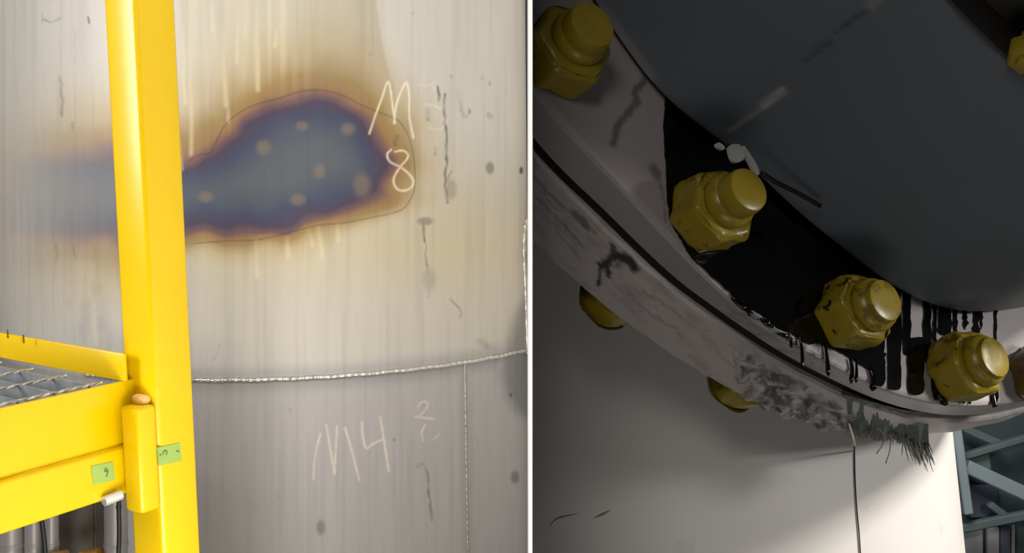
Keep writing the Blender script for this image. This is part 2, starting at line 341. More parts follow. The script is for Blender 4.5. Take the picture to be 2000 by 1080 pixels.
tank = empty('steel_tank', (AX[0], AX[1], 0), 'large stainless steel tank wall with blue heat tint stain and chalk writing', 'tank')
ztop, zbot = 2.45, 0.10; st = .0032
def plate(t0, t1, z0f, z1f, nz):
    nt = int((t1-t0)*R/st)+2; th = np.linspace(t0, t1, nt); tt = np.linspace(0, 1, nz)
    T = np.repeat(th, nz); Z = (z0f(th)[:, None]*(1-tt)+z1f(th)[:, None]*tt).ravel()
    W = tank_pt(T, Z); return obj('shell_plate', W, grid(nt, nz), 'tank', tank, attrs=tank_attrs(W))
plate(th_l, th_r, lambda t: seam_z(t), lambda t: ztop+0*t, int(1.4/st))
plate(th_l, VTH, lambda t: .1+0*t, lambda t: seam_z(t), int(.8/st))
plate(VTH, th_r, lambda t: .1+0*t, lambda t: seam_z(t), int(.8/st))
def bead(name, th, z, rad, mat, amp=.3):
    n = len(th); k = np.arange(n); rr = rad*(1+amp*(np.abs(np.sin(k*.55))-.5)+.25*(rng.random(n)-.5))
    W = tank_pt(th, z+.0008*np.sin(k*.2)); return tube(name, W, rr, mat, tank, 8)
t = np.arange(-.62, th_r, .0032/R*1.2); bead('weld_bead', t, seam_z(t), .0075, 'weld')
z = np.arange(.12, float(seam_z(np.array([VTH]))[0]), .004); bead('weld_bead', VTH+0*z, z, .0046, 'weld_dull', .3)
# nozzle pad at the right end with its own weld
pp = smooth_pts([(1040, 395), (1030, 425), (1024, 455), (1023, 500), (1026, 560), (1028, 620), (1030, 690)], 12)
pth, pz = tank_hit(pp); keep = pth < th_r
bead('weld_bead', pth[keep], pz[keep], .008, 'weld', .35)
k = np.arange(len(pp)); V = np.concatenate([tank_pt(pth, pz, R+.001), tank_pt(np.full(len(pth), th_r), pz, R+.001), tank_pt(pth, pz, R+.010), tank_pt(np.full(len(pth), th_r), pz, R+.010)])
m = (pth < th_r-.0005); idx = np.nonzero(m)[0]; n = len(pp)
fs = []
for a, b in zip(idx[:-1], idx[1:]): fs += [(2*n+a, 2*n+b, 3*n+b, 3*n+a), (a, n+a, n+b, b), (a, b, 2*n+b, 2*n+a)]
fix(obj('reinforcing_pad', V, fs, 'weld_dull', tank, smooth=False))

# ================================================================== LEFT: yellow post, platform, grating
A0 = wray((240, 745))[0]*2.0; zc = A0[2]
def onz(px): d = wray(px)[0]; return d*(zc/d[2])+EYE
A = A0+EYE; B = onz((0, 798)); C_ = onz((0, 682))
d1 = (B-A); d1[2] = 0; d1 /= np.linalg.norm(d1); d2 = (C_-A); d2[2] = 0; d2 -= d1*(d1@d2)*.6; d2 /= np.linalg.norm(d2)
e2 = np.array([d1[1], -d1[0], 0]); e2 *= np.sign(e2@d2)          # post face directions: d1 and e2
UPW = np.array([0, 0, 1.])
side = .0945
pc = P(300, 540, 2.03); pc[2] = 0
post = empty('steel_post', pc, 'tall yellow painted square steel post in front of the tank', 'post')
o = pc-side/2*(d1+e2)
box('tube', o, d1*side, e2*side, UPW*2.7, 'yellow', post, .011, 4)
# clamp bracket on the post face that looks along d1
zt, zb = P(262, 800, 1.95)[2], P(262, 1016, 1.95)[2]
cb = pc+d1*side/2-e2*(side/2+.001)
br = box('bracket', cb+UPW*zb, d1*.046, e2*.050, UPW*(zt-zb), 'yellow', post, .008, 3)
tag(box('weld_patch', cb+e2*.012+UPW*(zt-.001), d1*.022, e2*.036, UPW*.019, 'primer', post, .007, 2), 'bare tan primer patch on top of the bracket')
def tape(cx, cy, wpx, hpx, plane_p, nrm, parent, marks, lab):
    nrm = nrm/np.linalg.norm(nrm); u = np.cross(UPW, nrm); u /= np.linalg.norm(u)
    d = wray((cx, cy))[0]; tt = ((plane_p-EYE)@nrm)/(d@nrm); c = EYE+d*tt; pxs = np.linalg.norm(d*tt)/F
    if (cpx(w2c(c+u*.01))-cpx(w2c(c)))[0, 0] < 0: u = -u
    j_ = (cpx(w2c(c+u*.01))-cpx(w2c(c)))[0]/.01; W_ = wpx/abs(j_[0]); H_ = hpx*pxs
    uu = u+UPW*((j_[1]+abs(j_[0])*.22)*pxs); vv = UPW-u*.06
    t_ = box('tape_label', c-uu*W_/2-vv*H_/2+nrm*.0003, uu*W_, vv*H_, nrm*.0012, 'tape', parent); tag(t_, lab)
    for pts in marks:
        q = np.array([c+uu*W_*a+vv*H_*b+nrm*.0016 for a, b in pts]); tube('ink_mark', smooth_pts(q, 4), .0013, 'ink', t_, 6)
tape(330, 887, 44, 34, pc-e2*side/2, -e2, post, [[(-.42, .1), (-.38, .05)], [(-.3, .05), (-.22, .25), (-.1, .2), (-.15, .0)], [(.3, .1), (.42, .05)]], 'green tape label with a pen mark on the post')
# platform
plat = empty('platform_frame', A, 'yellow painted steel platform edge frame bolted to the post', 'platform frame')
Ln = .75; q0 = A-d1*.06
box('edge_channel', q0+UPW*.0, d1*Ln, e2*.008, -UPW*.128, 'yellow', plat, .002)
box('channel_lip', q0+e2*.008-UPW*.045, d1*Ln, e2*.05, UPW*.006, 'yellow', plat)
lb = box('support_beam', q0-e2*.012-UPW*.126, d1*Ln, e2*.08, -UPW*.094, 'yellow', plat, .007, 3)
tape(201, 924, 42, 34, q0-e2*.012, -e2, plat, [[(.12, .25), (.2, .1), (.18, -.05), (.1, -.22)], [(.12, .25), (.06, .1), (.18, .05)]], 'green tape label on the support beam')
fix(tube('seam_weld', np.array([q0+d1*x-e2*.0005-UPW*(.1265+.0008*math.sin(x*90)) for x in np.linspace(.0, .3, 40)]), .0022, 'yellow', plat, 6))
box('toe_board', A-d2*.006, d2*1.256, d1*-.008, UPW*.055, 'yellow', plat, .002)
for x, y in ((15, 652), (46, 662)):
    tt = ((A-EYE)@d1)/(wray((x, y))[0]@d1); c = EYE+wray((x, y))[0]*tt
    tag(tube('rust_nick', [c+UPW*.009, c-UPW*.009], .0018, 'brass', plat, 6), 'brown rust nick on the toe board')
# washer pin under the beam by the bracket
pin = P(236, 966, 1.98)
tag(tube('pin', [pin, pin+d1*.035-UPW*.004+e2*.004], .010, 'galv_bright', post, 12), 'bare steel pin at the foot of the bracket')
# grating
gr = empty('bar_grating', A+d1*.3+d2*.3, 'galvanised steel bar grating laid in the yellow platform', 'grating')
zb_ = -.004
d2g = d2
for i in range(10):
    a = .040+i*.074
    pA = A+d1*a+d2g*(.012)+UPW*zb_; ob = box('bearing_bar', pA, d2g*1.1, d1*.005, -UPW*.036, 'galv', gr)
for j in range(10):
    b = .05+j*.125
    pA = A+d2g*b+d1*.014-UPW*.0055
    tw = np.array([pA+d1*s for s in np.linspace(0, .68, 90)]); V, Fc = [], []
    for q, pt in enumerate(tw):
        an = q*.42
        for kk in range(4):
            aa = an+kk*math.pi/2; V.append(pt+.0030*(math.cos(aa)*d2g+math.sin(aa)*UPW))
    Fc = [(q*4+k, q*4+(k+1) % 4, q*4+4+(k+1) % 4, q*4+4+k) for q in range(len(tw)-1) for k in range(4)]+[(3, 2, 1, 0), tuple(len(V)-4+k for k in range(4))]
    fix(obj('cross_rod', V, Fc, 'galv_bright', gr, smooth=False))
# things seen below the platform
def vpipe(name, x, depth, rpx, y0, y1, mat, lab, cat, grp=None, x2=None):
    a, b = P(x, y0, depth), P(x2 or x, y1, depth); rad = rpx*depth/F
    e = empty(name, b, lab, cat, grp); tube('body', smooth_pts([a, (a+b)/2, b], 5), rad, mat, e, 24); return e, a, b, rad
for x, r0, lab in ((22, 26, 'leftmost grey metal pipe standing below the platform'), (66, 17, 'slim grey pipe just left of the black cable under the beam'), (100, 14, 'narrow grey pipe just right of the black cable under the beam'), (226, 22, 'grey pipe beside the foot of the yellow post')):
    e, a, b, rad = vpipe('pipe', x, 2.75, r0, 900, 1230, 'pipe', lab, 'pipe', 'pipes below the platform')
    c = P(x, 1058, 2.75); tube('pipe_collar', [c, c-UPW*.012], rad*1.06, 'pipe', e, 24)
for pts, lab in (([(76, 985), (80, 1010), (86, 1050), (89, 1100), (90, 1200)], 'black cable hanging below the platform beam on the left'), ([(233, 950), (232, 990), (233, 1040), (231, 1100), (230, 1200)], 'black cable hanging close to the yellow post')):
    q = np.array([P(x, y, 2.62) for x, y in pts]); e = empty('cable', q[-1], lab, 'cable'); tube('sheath', smooth_pts(q, 6), 4.5*2.62/F, 'black_rubber', e, 12)
    tube('cable_tie', [q[1]+UPW*.004, q[1]-UPW*.004], 5.4*2.62/F, 'black_rubber', e, 12)
c = P(165, 1060, 2.95); pn = empty('motor_housing', c, 'dark brown ribbed housing in shadow below the platform', 'housing')
tube('housing', [P(160, 900, 2.95), P(160, 1240, 2.95)], 52*2.95/F, 'brown', pn, 32)
for x in (120, 143, 186, 204): tube('rib', [P(x, 905, 2.90), P(x, 1240, 2.90)], 3*2.9/F, 'brown', pn, 8)
for x, y, lab in ((115, 1098, 'small brass fitting at the bottom edge below the platform, left one'), (180, 1094, 'small brass fitting at the bottom edge below the platform, right one')):
    c = P(x, y, 2.72); e = empty('brass_fitting', c, lab, 'fitting'); tube('fitting_body', [c-RT*.022+UPW*.004, c+RT*.022+UPW*.012], .022, 'brass', e, 14); tube('fitting_nut', [c-RT*.03, c-RT*.018], .026, 'brass', e, 6)

# ================================================================== RIGHT: bolted flange joint (camera-frame metres, then to world)
N = np.array([.4888, -.8071, .3311]); N /= np.linalg.norm(N); CC = np.array([.6041, 1.7667, .6570])
U = np.cross(N, [0, 0, 1.]); U /= np.linalg.norm(U); Wv = np.cross(N, U)
if Wv[2] > 0: pass
def on_plane(px, off):
    r = rays(px); P0 = CC+N*off; return r*(((P0@N)/(r@N))[:, None])
def polar(px, off):
    H = on_plane(px, off)-(CC+N*off); return np.arctan2(H@Wv, H@U), np.linalg.norm(H, axis=1)
def profile(px, off, r0):
    th, r = polar(px, off); o = np.argsort(th); th, r = th[o], r[o]
    d = np.radians(25); th = np.concatenate([[th[0]-d*2, ], th, [th[-1]+d*2]]); r = np.concatenate([[r0], r, [r0]])
    cs = lambda x: np.interp(x, th, r)
    def f(x):
        x = np.asarray(x); s = 0
        for dx in np.radians(np.linspace(-4, 4, 9)): s = s+cs(x+dx)
        return s/9
    return f
T1, T2a, T2b = .074, .094, .2153
face_px = [(1040, 171), (1169, 315), (1261, 407), (1326, 486), (1383, 540), (1430, 583), (1467, 620), (1544, 667), (1622, 709), (1700, 750), (1794, 781), (1850, 790), (1920, 792), (2000, 781)]
bev_px = [(1040, 278), (1123, 361), (1215, 444), (1286, 523), (1371, 587), (1428, 624), (1505, 682), (1583, 721), (1661, 762), (1700, 779), (1794, 806), (1896, 812), (2000, 792)]
up_px = [(1040, 300), (1123, 385), (1215, 475), (1286, 545), (1371, 607), (1428, 645), (1505, 700), (1583, 740), (1661, 778), (1700, 792), (1794, 817), (1896, 822), (2000, 800)]
low_px = [(1040, 477), (1128, 553), (1222, 634), (1307, 690), (1392, 745), (1447, 768), (1525, 811), (1583, 826), (1638, 845), (1700, 852), (1770, 850), (1830, 845), (1900, 832), (2000, 806)]
body_px = [(1173, 28), (1215, 88), (1252, 143), (1298, 199), (1372, 252), (1423, 290), (1500, 360), (1557, 420), (1632, 475), (1689, 524), (1774, 581), (1855, 608), (1896, 612), (1957, 606), (2000, 598)]
rF, rB, rU, rL, rO = profile(face_px, 0, .91), profile(bev_px, -T1, .891), profile(up_px, -T2a, .89), profile(low_px, -T2b, .894), profile(body_px, .01, .744)
def pt(th, r, off):
    th = np.asarray(th); r = r+0*th; off = off+0*th
    return CC+N*off[..., None]+(r*np.cos(th))[..., None]*U+(r*np.sin(th))[..., None]*Wv
CUT = .0105
def cutx(o):                                   # end the piece at the partition
    bm = bmesh.new(); bm.from_mesh(o.data); off = wloc(o)
    co_ = Vector(EYE-off); r = bmesh.ops.bisect_plane(bm, geom=bm.verts[:]+bm.edges[:]+bm.faces[:], dist=1e-5, plane_co=co_, plane_no=Vector(RT-.0031*FW), clear_inner=True)
    es = [e for e in r['geom_cut'] if isinstance(e, bmesh.types.BMEdge)]
    if es: bmesh.ops.holes_fill(bm, edges=es, sides=0)
    bm.to_mesh(o.data); bm.free(); return o
th = np.radians(np.linspace(8, 128, 420)); nt = len(th)
def ringgeo(prof):                              # closed cross-section swept over th; prof: list of (r array, off, subdivisions)
    sec = []
    for (ra, oa, k), (rb, ob, _) in zip(prof, prof[1:]+prof[:1]):
        for t_ in np.linspace(0, 1, k, endpoint=False): sec.append((ra*(1-t_)+rb*t_, oa*(1-t_)+ob*t_))
    m = len(sec); V = np.stack([pt(th, r, o) for r, o in sec], 1).reshape(-1, 3)
    Fc = [(i*m+j, (i+1)*m+j, (i+1)*m+(j+1) % m, i*m+(j+1) % m) for i in range(nt-1) for j in range(m)]
    Fc += [tuple(range(m)), tuple((nt-1)*m+j for j in range(m))[::-1]]
    return V, Fc
def flange_material(name, c1, c2, c3):
    M = NT(name); nz = M.noise(6, 5, .6); f2 = M.noise(45, 5, .7)
    c = M.mix(nz, rgba(c1), rgba(c2))
    pm = M.ramp(f2, [(.42, g(0)), (.55, g(1))]).outputs[0]
    c = M.mix(M.mul(pm, M.attr('peel')), c, rgba(c3))
    c = M.mix(M.attr('dark'), c, rgba((32, 27, 22)))
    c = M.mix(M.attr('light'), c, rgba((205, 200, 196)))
    M.l(c, M.i['Base Color']); M.i['Roughness'].default_value = .5; M.bump(f2, .12, .002); return M.m
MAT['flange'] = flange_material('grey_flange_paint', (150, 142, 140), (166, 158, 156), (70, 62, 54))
MAT['flange2'] = flange_material('worn_lightened_flange_paint', (188, 178, 172), (206, 196, 190), (66, 56, 44))  # worn paint, base colour raised in place of light from the lower left
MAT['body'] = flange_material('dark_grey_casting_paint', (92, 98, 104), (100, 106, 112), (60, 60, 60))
smears = [([(1257, 157), (1240, 182), (1243, 204), (1218, 228), (1205, 252), (1197, 280)], 7, .62), ([(1275, 330), (1285, 345)], 9, .55), ([(1292, 360), (1300, 430)], 3, .4)]
splat = [([(1178, 520), (1200, 500), (1225, 505), (1240, 520)], 9, .92), ([(1172, 515), (1170, 555)], 4.5, .9), ([(1190, 505), (1189, 538)], 5, .9), ([(1195, 478), (1200, 500)], 6, .8), ([(1205, 520), (1215, 512)], 6, .5),
         ([(1040, 340), (1090, 395), (1150, 440), (1165, 455)], 3.5, .35), ([(1120, 415), (1150, 442)], 6, .6), ([(1050, 385), (1110, 445), (1140, 480)], 2.5, .35), ([(1230, 575), (1290, 625), (1320, 640)], 3, .3), ([(1255, 565), (1330, 615)], 3, .28), ([(1090, 450), (1130, 500)], 2.5, .3)]
def dirt(V, lst): 
    Q = cpx(V); a = np.zeros(len(Q)); qn = Q+np.stack([vnoise(Q, 7, 5)-.5, vnoise(Q, 7, 6)-.5], 1)*7
    for pts, wd, s in lst: a = np.maximum(a, stroke(qn, pts, wd, max(1.5, wd*.4))*s)
    return a, Q
def cobj(name, V, Fc, mat, parent=None, **k): return obj(name, c2w(V), Fc, mat, parent, **k)
orgU = c2w(pt(np.radians(60), .85, 0))[0]
gear = empty('gearbox', orgU, 'dark grey round gearbox casing with a bolted grey mounting flange, leaking black oil', 'gearbox')
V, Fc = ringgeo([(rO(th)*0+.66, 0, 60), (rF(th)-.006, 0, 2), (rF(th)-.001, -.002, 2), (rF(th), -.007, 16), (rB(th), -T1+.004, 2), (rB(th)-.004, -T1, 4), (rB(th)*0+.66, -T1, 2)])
a, Q = dirt(V, smears); zero = np.zeros(len(V))
lt = sm(1955, 1985, Q[:, 0])*sm(600, 625, Q[:, 1])*(1-sm(665, 685, Q[:, 1]))
peel = sm(1390, 1440, Q[:, 0])*(1-sm(1600, 1650, Q[:, 0]))*sm(560, 590, Q[:, 1])
cutx(fix(cobj('mounting_flange', V, Fc, 'flange', gear, attrs={'dark': a, 'peel': peel, 'light': .42*((V-CC)@N < -.003)*((V-CC)@N > -T1+.003)}), .5))  # rim colour lightened to stand for light from below left
# casing
bl = polar([(1934, 90)], 0)
def body_h(px):                                 # height along N where a pixel ray meets the casing
    r = rays(px)[0]; best = None
    for h in np.linspace(.1, 2.2, 600):
        c_ = CC+N*h; t_ = (c_@N)/(r@N); H = r*t_-c_
        e = np.linalg.norm(H)-.744
        if best is None or abs(e) < best[0]: best = (abs(e), h)
    return best[1]
HB = body_h((1925, 90))
thb = np.radians(np.linspace(-20, 165, 380)); hs = np.concatenate([[.010, .013, .018], np.linspace(.024, HB, 150)]); nb = len(hs)
rb = rO(thb); ins = np.array([.006, .0015, 0]+[0]*150)
V = np.stack([pt(thb, rb-i_, h_) for h_, i_ in zip(hs, ins)], 1).reshape(-1, 3)
dk, Q = dirt(V, [([(1570, 118), (1640, 62), (1725, -8)], 4, .5), ([(1430, 262), (1500, 212)], 3, .15)])
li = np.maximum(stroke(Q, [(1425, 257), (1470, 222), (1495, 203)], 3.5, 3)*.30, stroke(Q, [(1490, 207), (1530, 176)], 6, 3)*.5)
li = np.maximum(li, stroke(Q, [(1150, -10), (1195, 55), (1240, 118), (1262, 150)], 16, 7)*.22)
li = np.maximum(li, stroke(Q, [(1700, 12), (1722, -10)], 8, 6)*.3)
FcB = grid(len(thb), nb)
V2 = np.stack([pt(thb, rb*0+.55, .010), pt(thb, rb*0+.55, HB)], 1).reshape(-1, 3); o2 = len(V)
ex = [(i*nb, (i+1)*nb, o2+(i+1)*2, o2+i*2) for i in range(len(thb)-1)]+[(i*nb+nb-1, o2+i*2+1, o2+i*2+3, (i+1)*nb+nb-1) for i in range(len(thb)-1)]
z2 = np.zeros(len(V2))
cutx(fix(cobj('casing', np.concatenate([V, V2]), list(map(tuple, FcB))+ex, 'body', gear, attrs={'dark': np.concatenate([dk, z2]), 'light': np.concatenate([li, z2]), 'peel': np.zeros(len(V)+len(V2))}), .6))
Vg, Fg = [], None
V = np.stack([pt(thb, rb-.013, -.001), pt(thb, rb-.013, .016)], 1).reshape(-1, 3); cutx(fix(cobj('casing_gasket', V, grid(len(thb), 2), 'gasket', gear)))
# upper flange at the far end of the casing
thu = np.radians(np.linspace(0, 165, 200))
thu = np.radians(np.linspace(-25, 200, 220)); nu_ = 15
V = np.stack([pt(thu, .735, HB-.002), pt(thu, .735, HB+.002), pt(thu, .690, HB+.004), pt(thu, .690, HB+.045), pt(thu, .715, HB+.047), pt(thu, .72, HB+.052)]+[pt(thu, .72, HB+.052+.06*k) for k in range(1, 9)]+[pt(thu, .4, HB+.54)], 1).reshape(-1, 3)
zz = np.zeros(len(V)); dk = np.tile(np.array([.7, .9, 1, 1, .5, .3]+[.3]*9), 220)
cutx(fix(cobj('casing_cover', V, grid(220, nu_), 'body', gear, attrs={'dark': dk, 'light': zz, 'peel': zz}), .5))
# pale vessel below: shell, nozzle neck, lower flange
ves = empty('pale_vessel', c2w([(.31, 2.2, -1.0)])[0], 'cream painted vessel with a scuffed grey nozzle flange under the dark gearbox', 'vessel')
dv = 2.365; ang = math.atan((1300-PX)/F); vr = dv*math.sin(math.atan(.4105)-ang)
vc = np.array([dv*math.sin(ang), dv*math.cos(ang), -.3]); vax = np.array([-.105, .0, 1.]); vax /= np.linalg.norm(vax)
vu = np.cross(vax, [0, 1., 0]); vu /= np.linalg.norm(vu); vv = np.cross(vax, vu)
def rings(c, ax, u, v, rs, hs, n=120):
    a = np.linspace(0, 2*np.pi, n, endpoint=False)
    V = np.stack([c+ax*h+r*(np.cos(a)[:, None]*u+np.sin(a)[:, None]*v) for r, h in zip(rs, hs)], 1).reshape(-1, 3)
    return V, list(map(tuple, grid(n, len(rs), True)))
hs_ = np.concatenate([np.linspace(-.9, .42, 50), [.435, .44]]); rs_ = np.concatenate([np.full(50, vr), [vr-.006, vr-.02]])
V, Fc = rings(vc, vax, vu, vv, rs_, hs_, 160); Fc.append(tuple(i*52+51 for i in range(160)))
Q = cpx(V); 
def pale_material():
    M = NT('cream_vessel_paint'); nz = M.noise(3, 4, .6); c = M.mix(nz, rgba((214, 208, 202)), rgba((224, 219, 213)))
    sp = M.ramp(M.noise(7, 6, .7), [(.62, g(0)), (.78, g(.35))]).outputs[0]; c = M.mix(sp, c, rgba((150, 140, 128)))
    M.l(c, M.i['Base Color']); M.i['Roughness'].default_value = .5; return M.m
MAT['pale'] = pale_material()
cutx(fix(cobj('shell', V, Fc, 'pale', ves), .5))
# scuff lines on the shell
def vhit(px):
    r = rays(px); out = []
    for d in r:
        dd = d-(d@vax)*vax; oc = -vc+(vc@vax)*vax
        a_, b_, c_ = dd@dd, 2*dd@oc, oc@oc-vr*vr; D = max(b_*b_-4*a_*c_, 0); out.append(d*(-b_-math.sqrt(D))/(2*a_))
    return np.array(out)
for pts, w_ in (([(1072, 1032), (1085, 1015), (1105, 1008), (1130, 1003)], 3.5), ([(1160, 1012), (1180, 1003), (1192, 997)], 5)):
    H = vhit(smooth_pts(pts, 4)); n_ = H-vc; n_ -= (n_@vax)[:, None]*vax; n_ /= np.linalg.norm(n_, axis=1)[:, None]
    dn = np.array([0, 0, 1.]); wd = w_*1.75/F*np.sin(np.linspace(.15, math.pi-.15, len(H)))
    V = np.concatenate([H+n_*.0006+dn*wd[:, None]*.5, H+n_*.0006-dn*wd[:, None]*.5, H-n_*.001+dn*wd[:, None]*.5, H-n_*.001-dn*wd[:, None]*.5]); m = len(H)
    tag(fix(cobj('scuff_mark', V, [(i, i+1, m+i+1, m+i) for i in range(m-1)]+[(i, 2*m+i, 2*m+i+1, i+1) for i in range(m-1)]+[(m+i, m+i+1, 3*m+i+1, 3*m+i) for i in range(m-1)], simple('scuff_grey', (150, 144, 134), .7), ves)), 'grey scuff on the cream paint')
V = []
a = np.radians(np.linspace(0, 360, 90, endpoint=False))
V = np.stack([pt(a, .52, -T2b+.01), pt(a, .52, -T2b-.3)], 1).reshape(-1, 3)
cutx(fix(cobj('nozzle_neck', V, grid(90, 2, True), 'pale', ves)))
lowr = rL(th)
V, Fc = ringgeo([(lowr*0+.5, -T2a, 6), (rU(th)-.004, -T2a, 2), (rU(th), -T2a-.004, 60), (lowr, -T2b+.006, 3), (lowr-.006, -T2b, 6), (lowr*0+.5, -T2b, 2)])
a, Q = dirt(V, splat)
peel = sm(1425, 1500, Q[:, 0]+40*(vnoise(Q, 18, 41)-.5))*(1-sm(1660, 1700, Q[:, 0]))*sm(-60, -20, Q[:, 1]-(.62*(Q[:, 0]-1400)+690))*1.
peel = np.maximum(peel, .25*(vnoise(Q@np.array([[.75, -.6], [.6, .75]])*np.array([.18, 1]), 9, 4) > .62))
# lumps of thick peeling paint
rad = (V-CC)-((V-CC)@N)[:, None]*N; rad /= np.linalg.norm(rad, axis=1)[:, None]
lum = sm(.35, .75, vnoise(Q*np.array([1, 1.6]), 16, 9))*(peel > .3)+.4*vnoise(Q, 30, 2)
V = V+rad*(lum*.007)[:, None]
a = np.maximum(a, .55*(peel > .3)*sm(.55, .75, vnoise(Q*np.array([1, 1.8]), 12, 21)))
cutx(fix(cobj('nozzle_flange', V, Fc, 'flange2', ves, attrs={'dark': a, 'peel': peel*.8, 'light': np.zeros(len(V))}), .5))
V, Fc = ringgeo([(rB(th)*0+.6, -T1+.001, 2), (rB(th)-.008, -T1+.001, 2), (rB(th)-.008, -T2a-.001, 2), (rB(th)*0+.6, -T2a-.001, 2)])
g_ = tag(cutx(fix(cobj('flange_gasket', V, Fc, 'gasket', None), .5)), 'dark gasket ring squeezed between the two grey flanges', 'gasket')

# ---------------------------------------------------------------- stud bolts
def nut_material():
    M = NT('thick_yellow_nut_paint'); nz = M.noise(16, 4, .6); f2 = M.noise(38, 4, .7)
    c = M.mix(nz, rgba((136, 116, 20)), rgba((170, 146, 44)))
    ch = M.ramp(f2, [(.56, g(0)), (.63, g(1))]).outputs[0]
    c = M.mix(M.mul(M.mul(ch, M.attr('dark')), M.mul(M.attr('dark'), 1., 'SUBTRACT'), 'MAXIMUM'), c, rgba((36, 26, 12)))
    M.l(c, M.i['Base Color']); M.i['Roughness'].default_value = .32; M.bump(nz, .25, .004); return M.m
MAT['nut'] = nut_material()
def hexnut(c, ax, AF, h, rot, name, par, dark, bevel=.005, lump=.0022):
    u = np.cross(ax, [.2, .1, 1]); u /= np.linalg.norm(u); v = np.cross(ax, u); rc = AF/math.sqrt(3)
    bm = bmesh.new(); n = 6; ring = []
    for hh, k in ((0, 1), (h*.86, 1), (h, .88)):
        ring.append([bm.verts.new(c+ax*hh+rc*k*(math.cos(rot+i*math.pi/3)*u+math.sin(rot+i*math.pi/3)*v)) for i in range(6)])
    for q in range(2):
        for i in range(6): bm.faces.new((ring[q][i], ring[q][(i+1) % 6], ring[q+1][(i+1) % 6], ring[q+1][i]))
    bm.faces.new(ring[0][::-1]); bm.faces.new(ring[2])
    bmesh.ops.recalc_face_normals(bm, faces=bm.faces)
    bmesh.ops.bevel(bm, geom=bm.edges[:], offset=bevel, segments=3, affect='EDGES', profile=.5)
    bmesh.ops.triangulate(bm, faces=bm.faces); bmesh.ops.subdivide_edges(bm, edges=[e for e in bm.edges if e.calc_length() > .02], cuts=3, use_grid_fill=True)
    bm.normal_update()
    for vt in bm.verts: vt.co += vt.normal*lump*2*(noise.noise(vt.co*38)+.5*noise.noise(vt.co*80))
    bm.verts.ensure_lookup_table(); V = np.array([x.co for x in bm.verts]); bm.verts.index_update(); Fc = [tuple(x.index for x in f.verts) for f in bm.faces]; bm.free()
    return cutx(fix(cobj(name, V, Fc, 'nut', par, attrs={'dark': np.full(len(V), dark)}), .8))
def dome(c, ax, r, h, hb):
    u = np.cross(ax, [.2, .1, 1]); u /= np.linalg.norm(u); v = np.cross(ax, u)
    return rings(c, ax, u, v, [r, r, r*.985, r*.93, r*.80, r*.4], [hb, h*.82, h*.93, h*.985, h, h*1.0], 32)
bolts = [((1082, 122), 5, .0, 'yellow nut cut off by the added white partition at the upper left', .095), ((1366, 428), 20, .5, 'yellow nut on the left end of the black oil patch', .090), ((1641, 622), 2, 1., 'chipped yellow nut below the middle of the casing', .088), ((1852, 726), 12, .7, 'yellow nut standing among the black oil runs on the right', .088), ((2012, 742), 40, 1.75, 'dark dirty nut at the right edge of the frame', .088)]
for i, (px, rot, dark, lab, af) in enumerate(bolts):
    c = on_plane([px], 0)[0]; e = empty('stud_bolt', c2w(c)[0], lab+', on a stud through both flanges', 'bolt', 'stud bolts of the flange joint')
    e['label'] = lab
    hexnut(c+N*.0005, N, af, .052, math.radians(rot), 'nut', e, dark)
    V, Fc = dome(c, N, .029 if i else .031, (.09, .096, .08, .078, .078)[i], -.2); 
    Fc.append(tuple(k*6+5 for k in range(32)))
    # washer-like ledge of thick paint around the stud
    cutx(fix(cobj('stud', V, Fc, 'nut', e, attrs={'dark': np.full(len(V), dark*.4)}), .9))
    V, Fc = rings(c, N, U, Wv, [.030, .0345, .036, .033, .028], [.050, .051, .060, .068, .072], 28); cutx(fix(cobj('paint_collar', V, Fc, 'nut', e, attrs={'dark': np.full(len(V), dark*.5)})))
    if i < 3: hexnut(c-N*(T2b+.001)+np.array([.030, 0, -.016]), -N, .092, .06, math.radians(rot+20), 'rear_nut', e, .1, .014)
# bolt on the casing cover, only a sliver in view
q = rays((2006, 92))[0]; best = min(np.linspace(.6, 2.2, 1600), key=lambda t_: abs(np.linalg.norm((q*t_-CC)-((q*t_-CC)@N)*N)-.72) + (10 if (q*t_-CC)@N < HB else 0))
cU = q*best; rd = (cU-CC)-((cU-CC)@N)*N; rd /= np.linalg.norm(rd)
e = empty('stud_bolt', c2w(cU)[0], 'small yellow bolt head on the casing cover at the top right corner', 'bolt'); hexnut(cU, rd, .034, .024, .4, 'nut', e, .2, .003, .0005); V, Fc = dome(cU, rd, .008, .030, -.02); Fc.append(tuple(k*6+5 for k in range(32))); fix(cobj('stud', V, Fc, 'nut', e, attrs={'dark': np.zeros(len(V))}), .9)

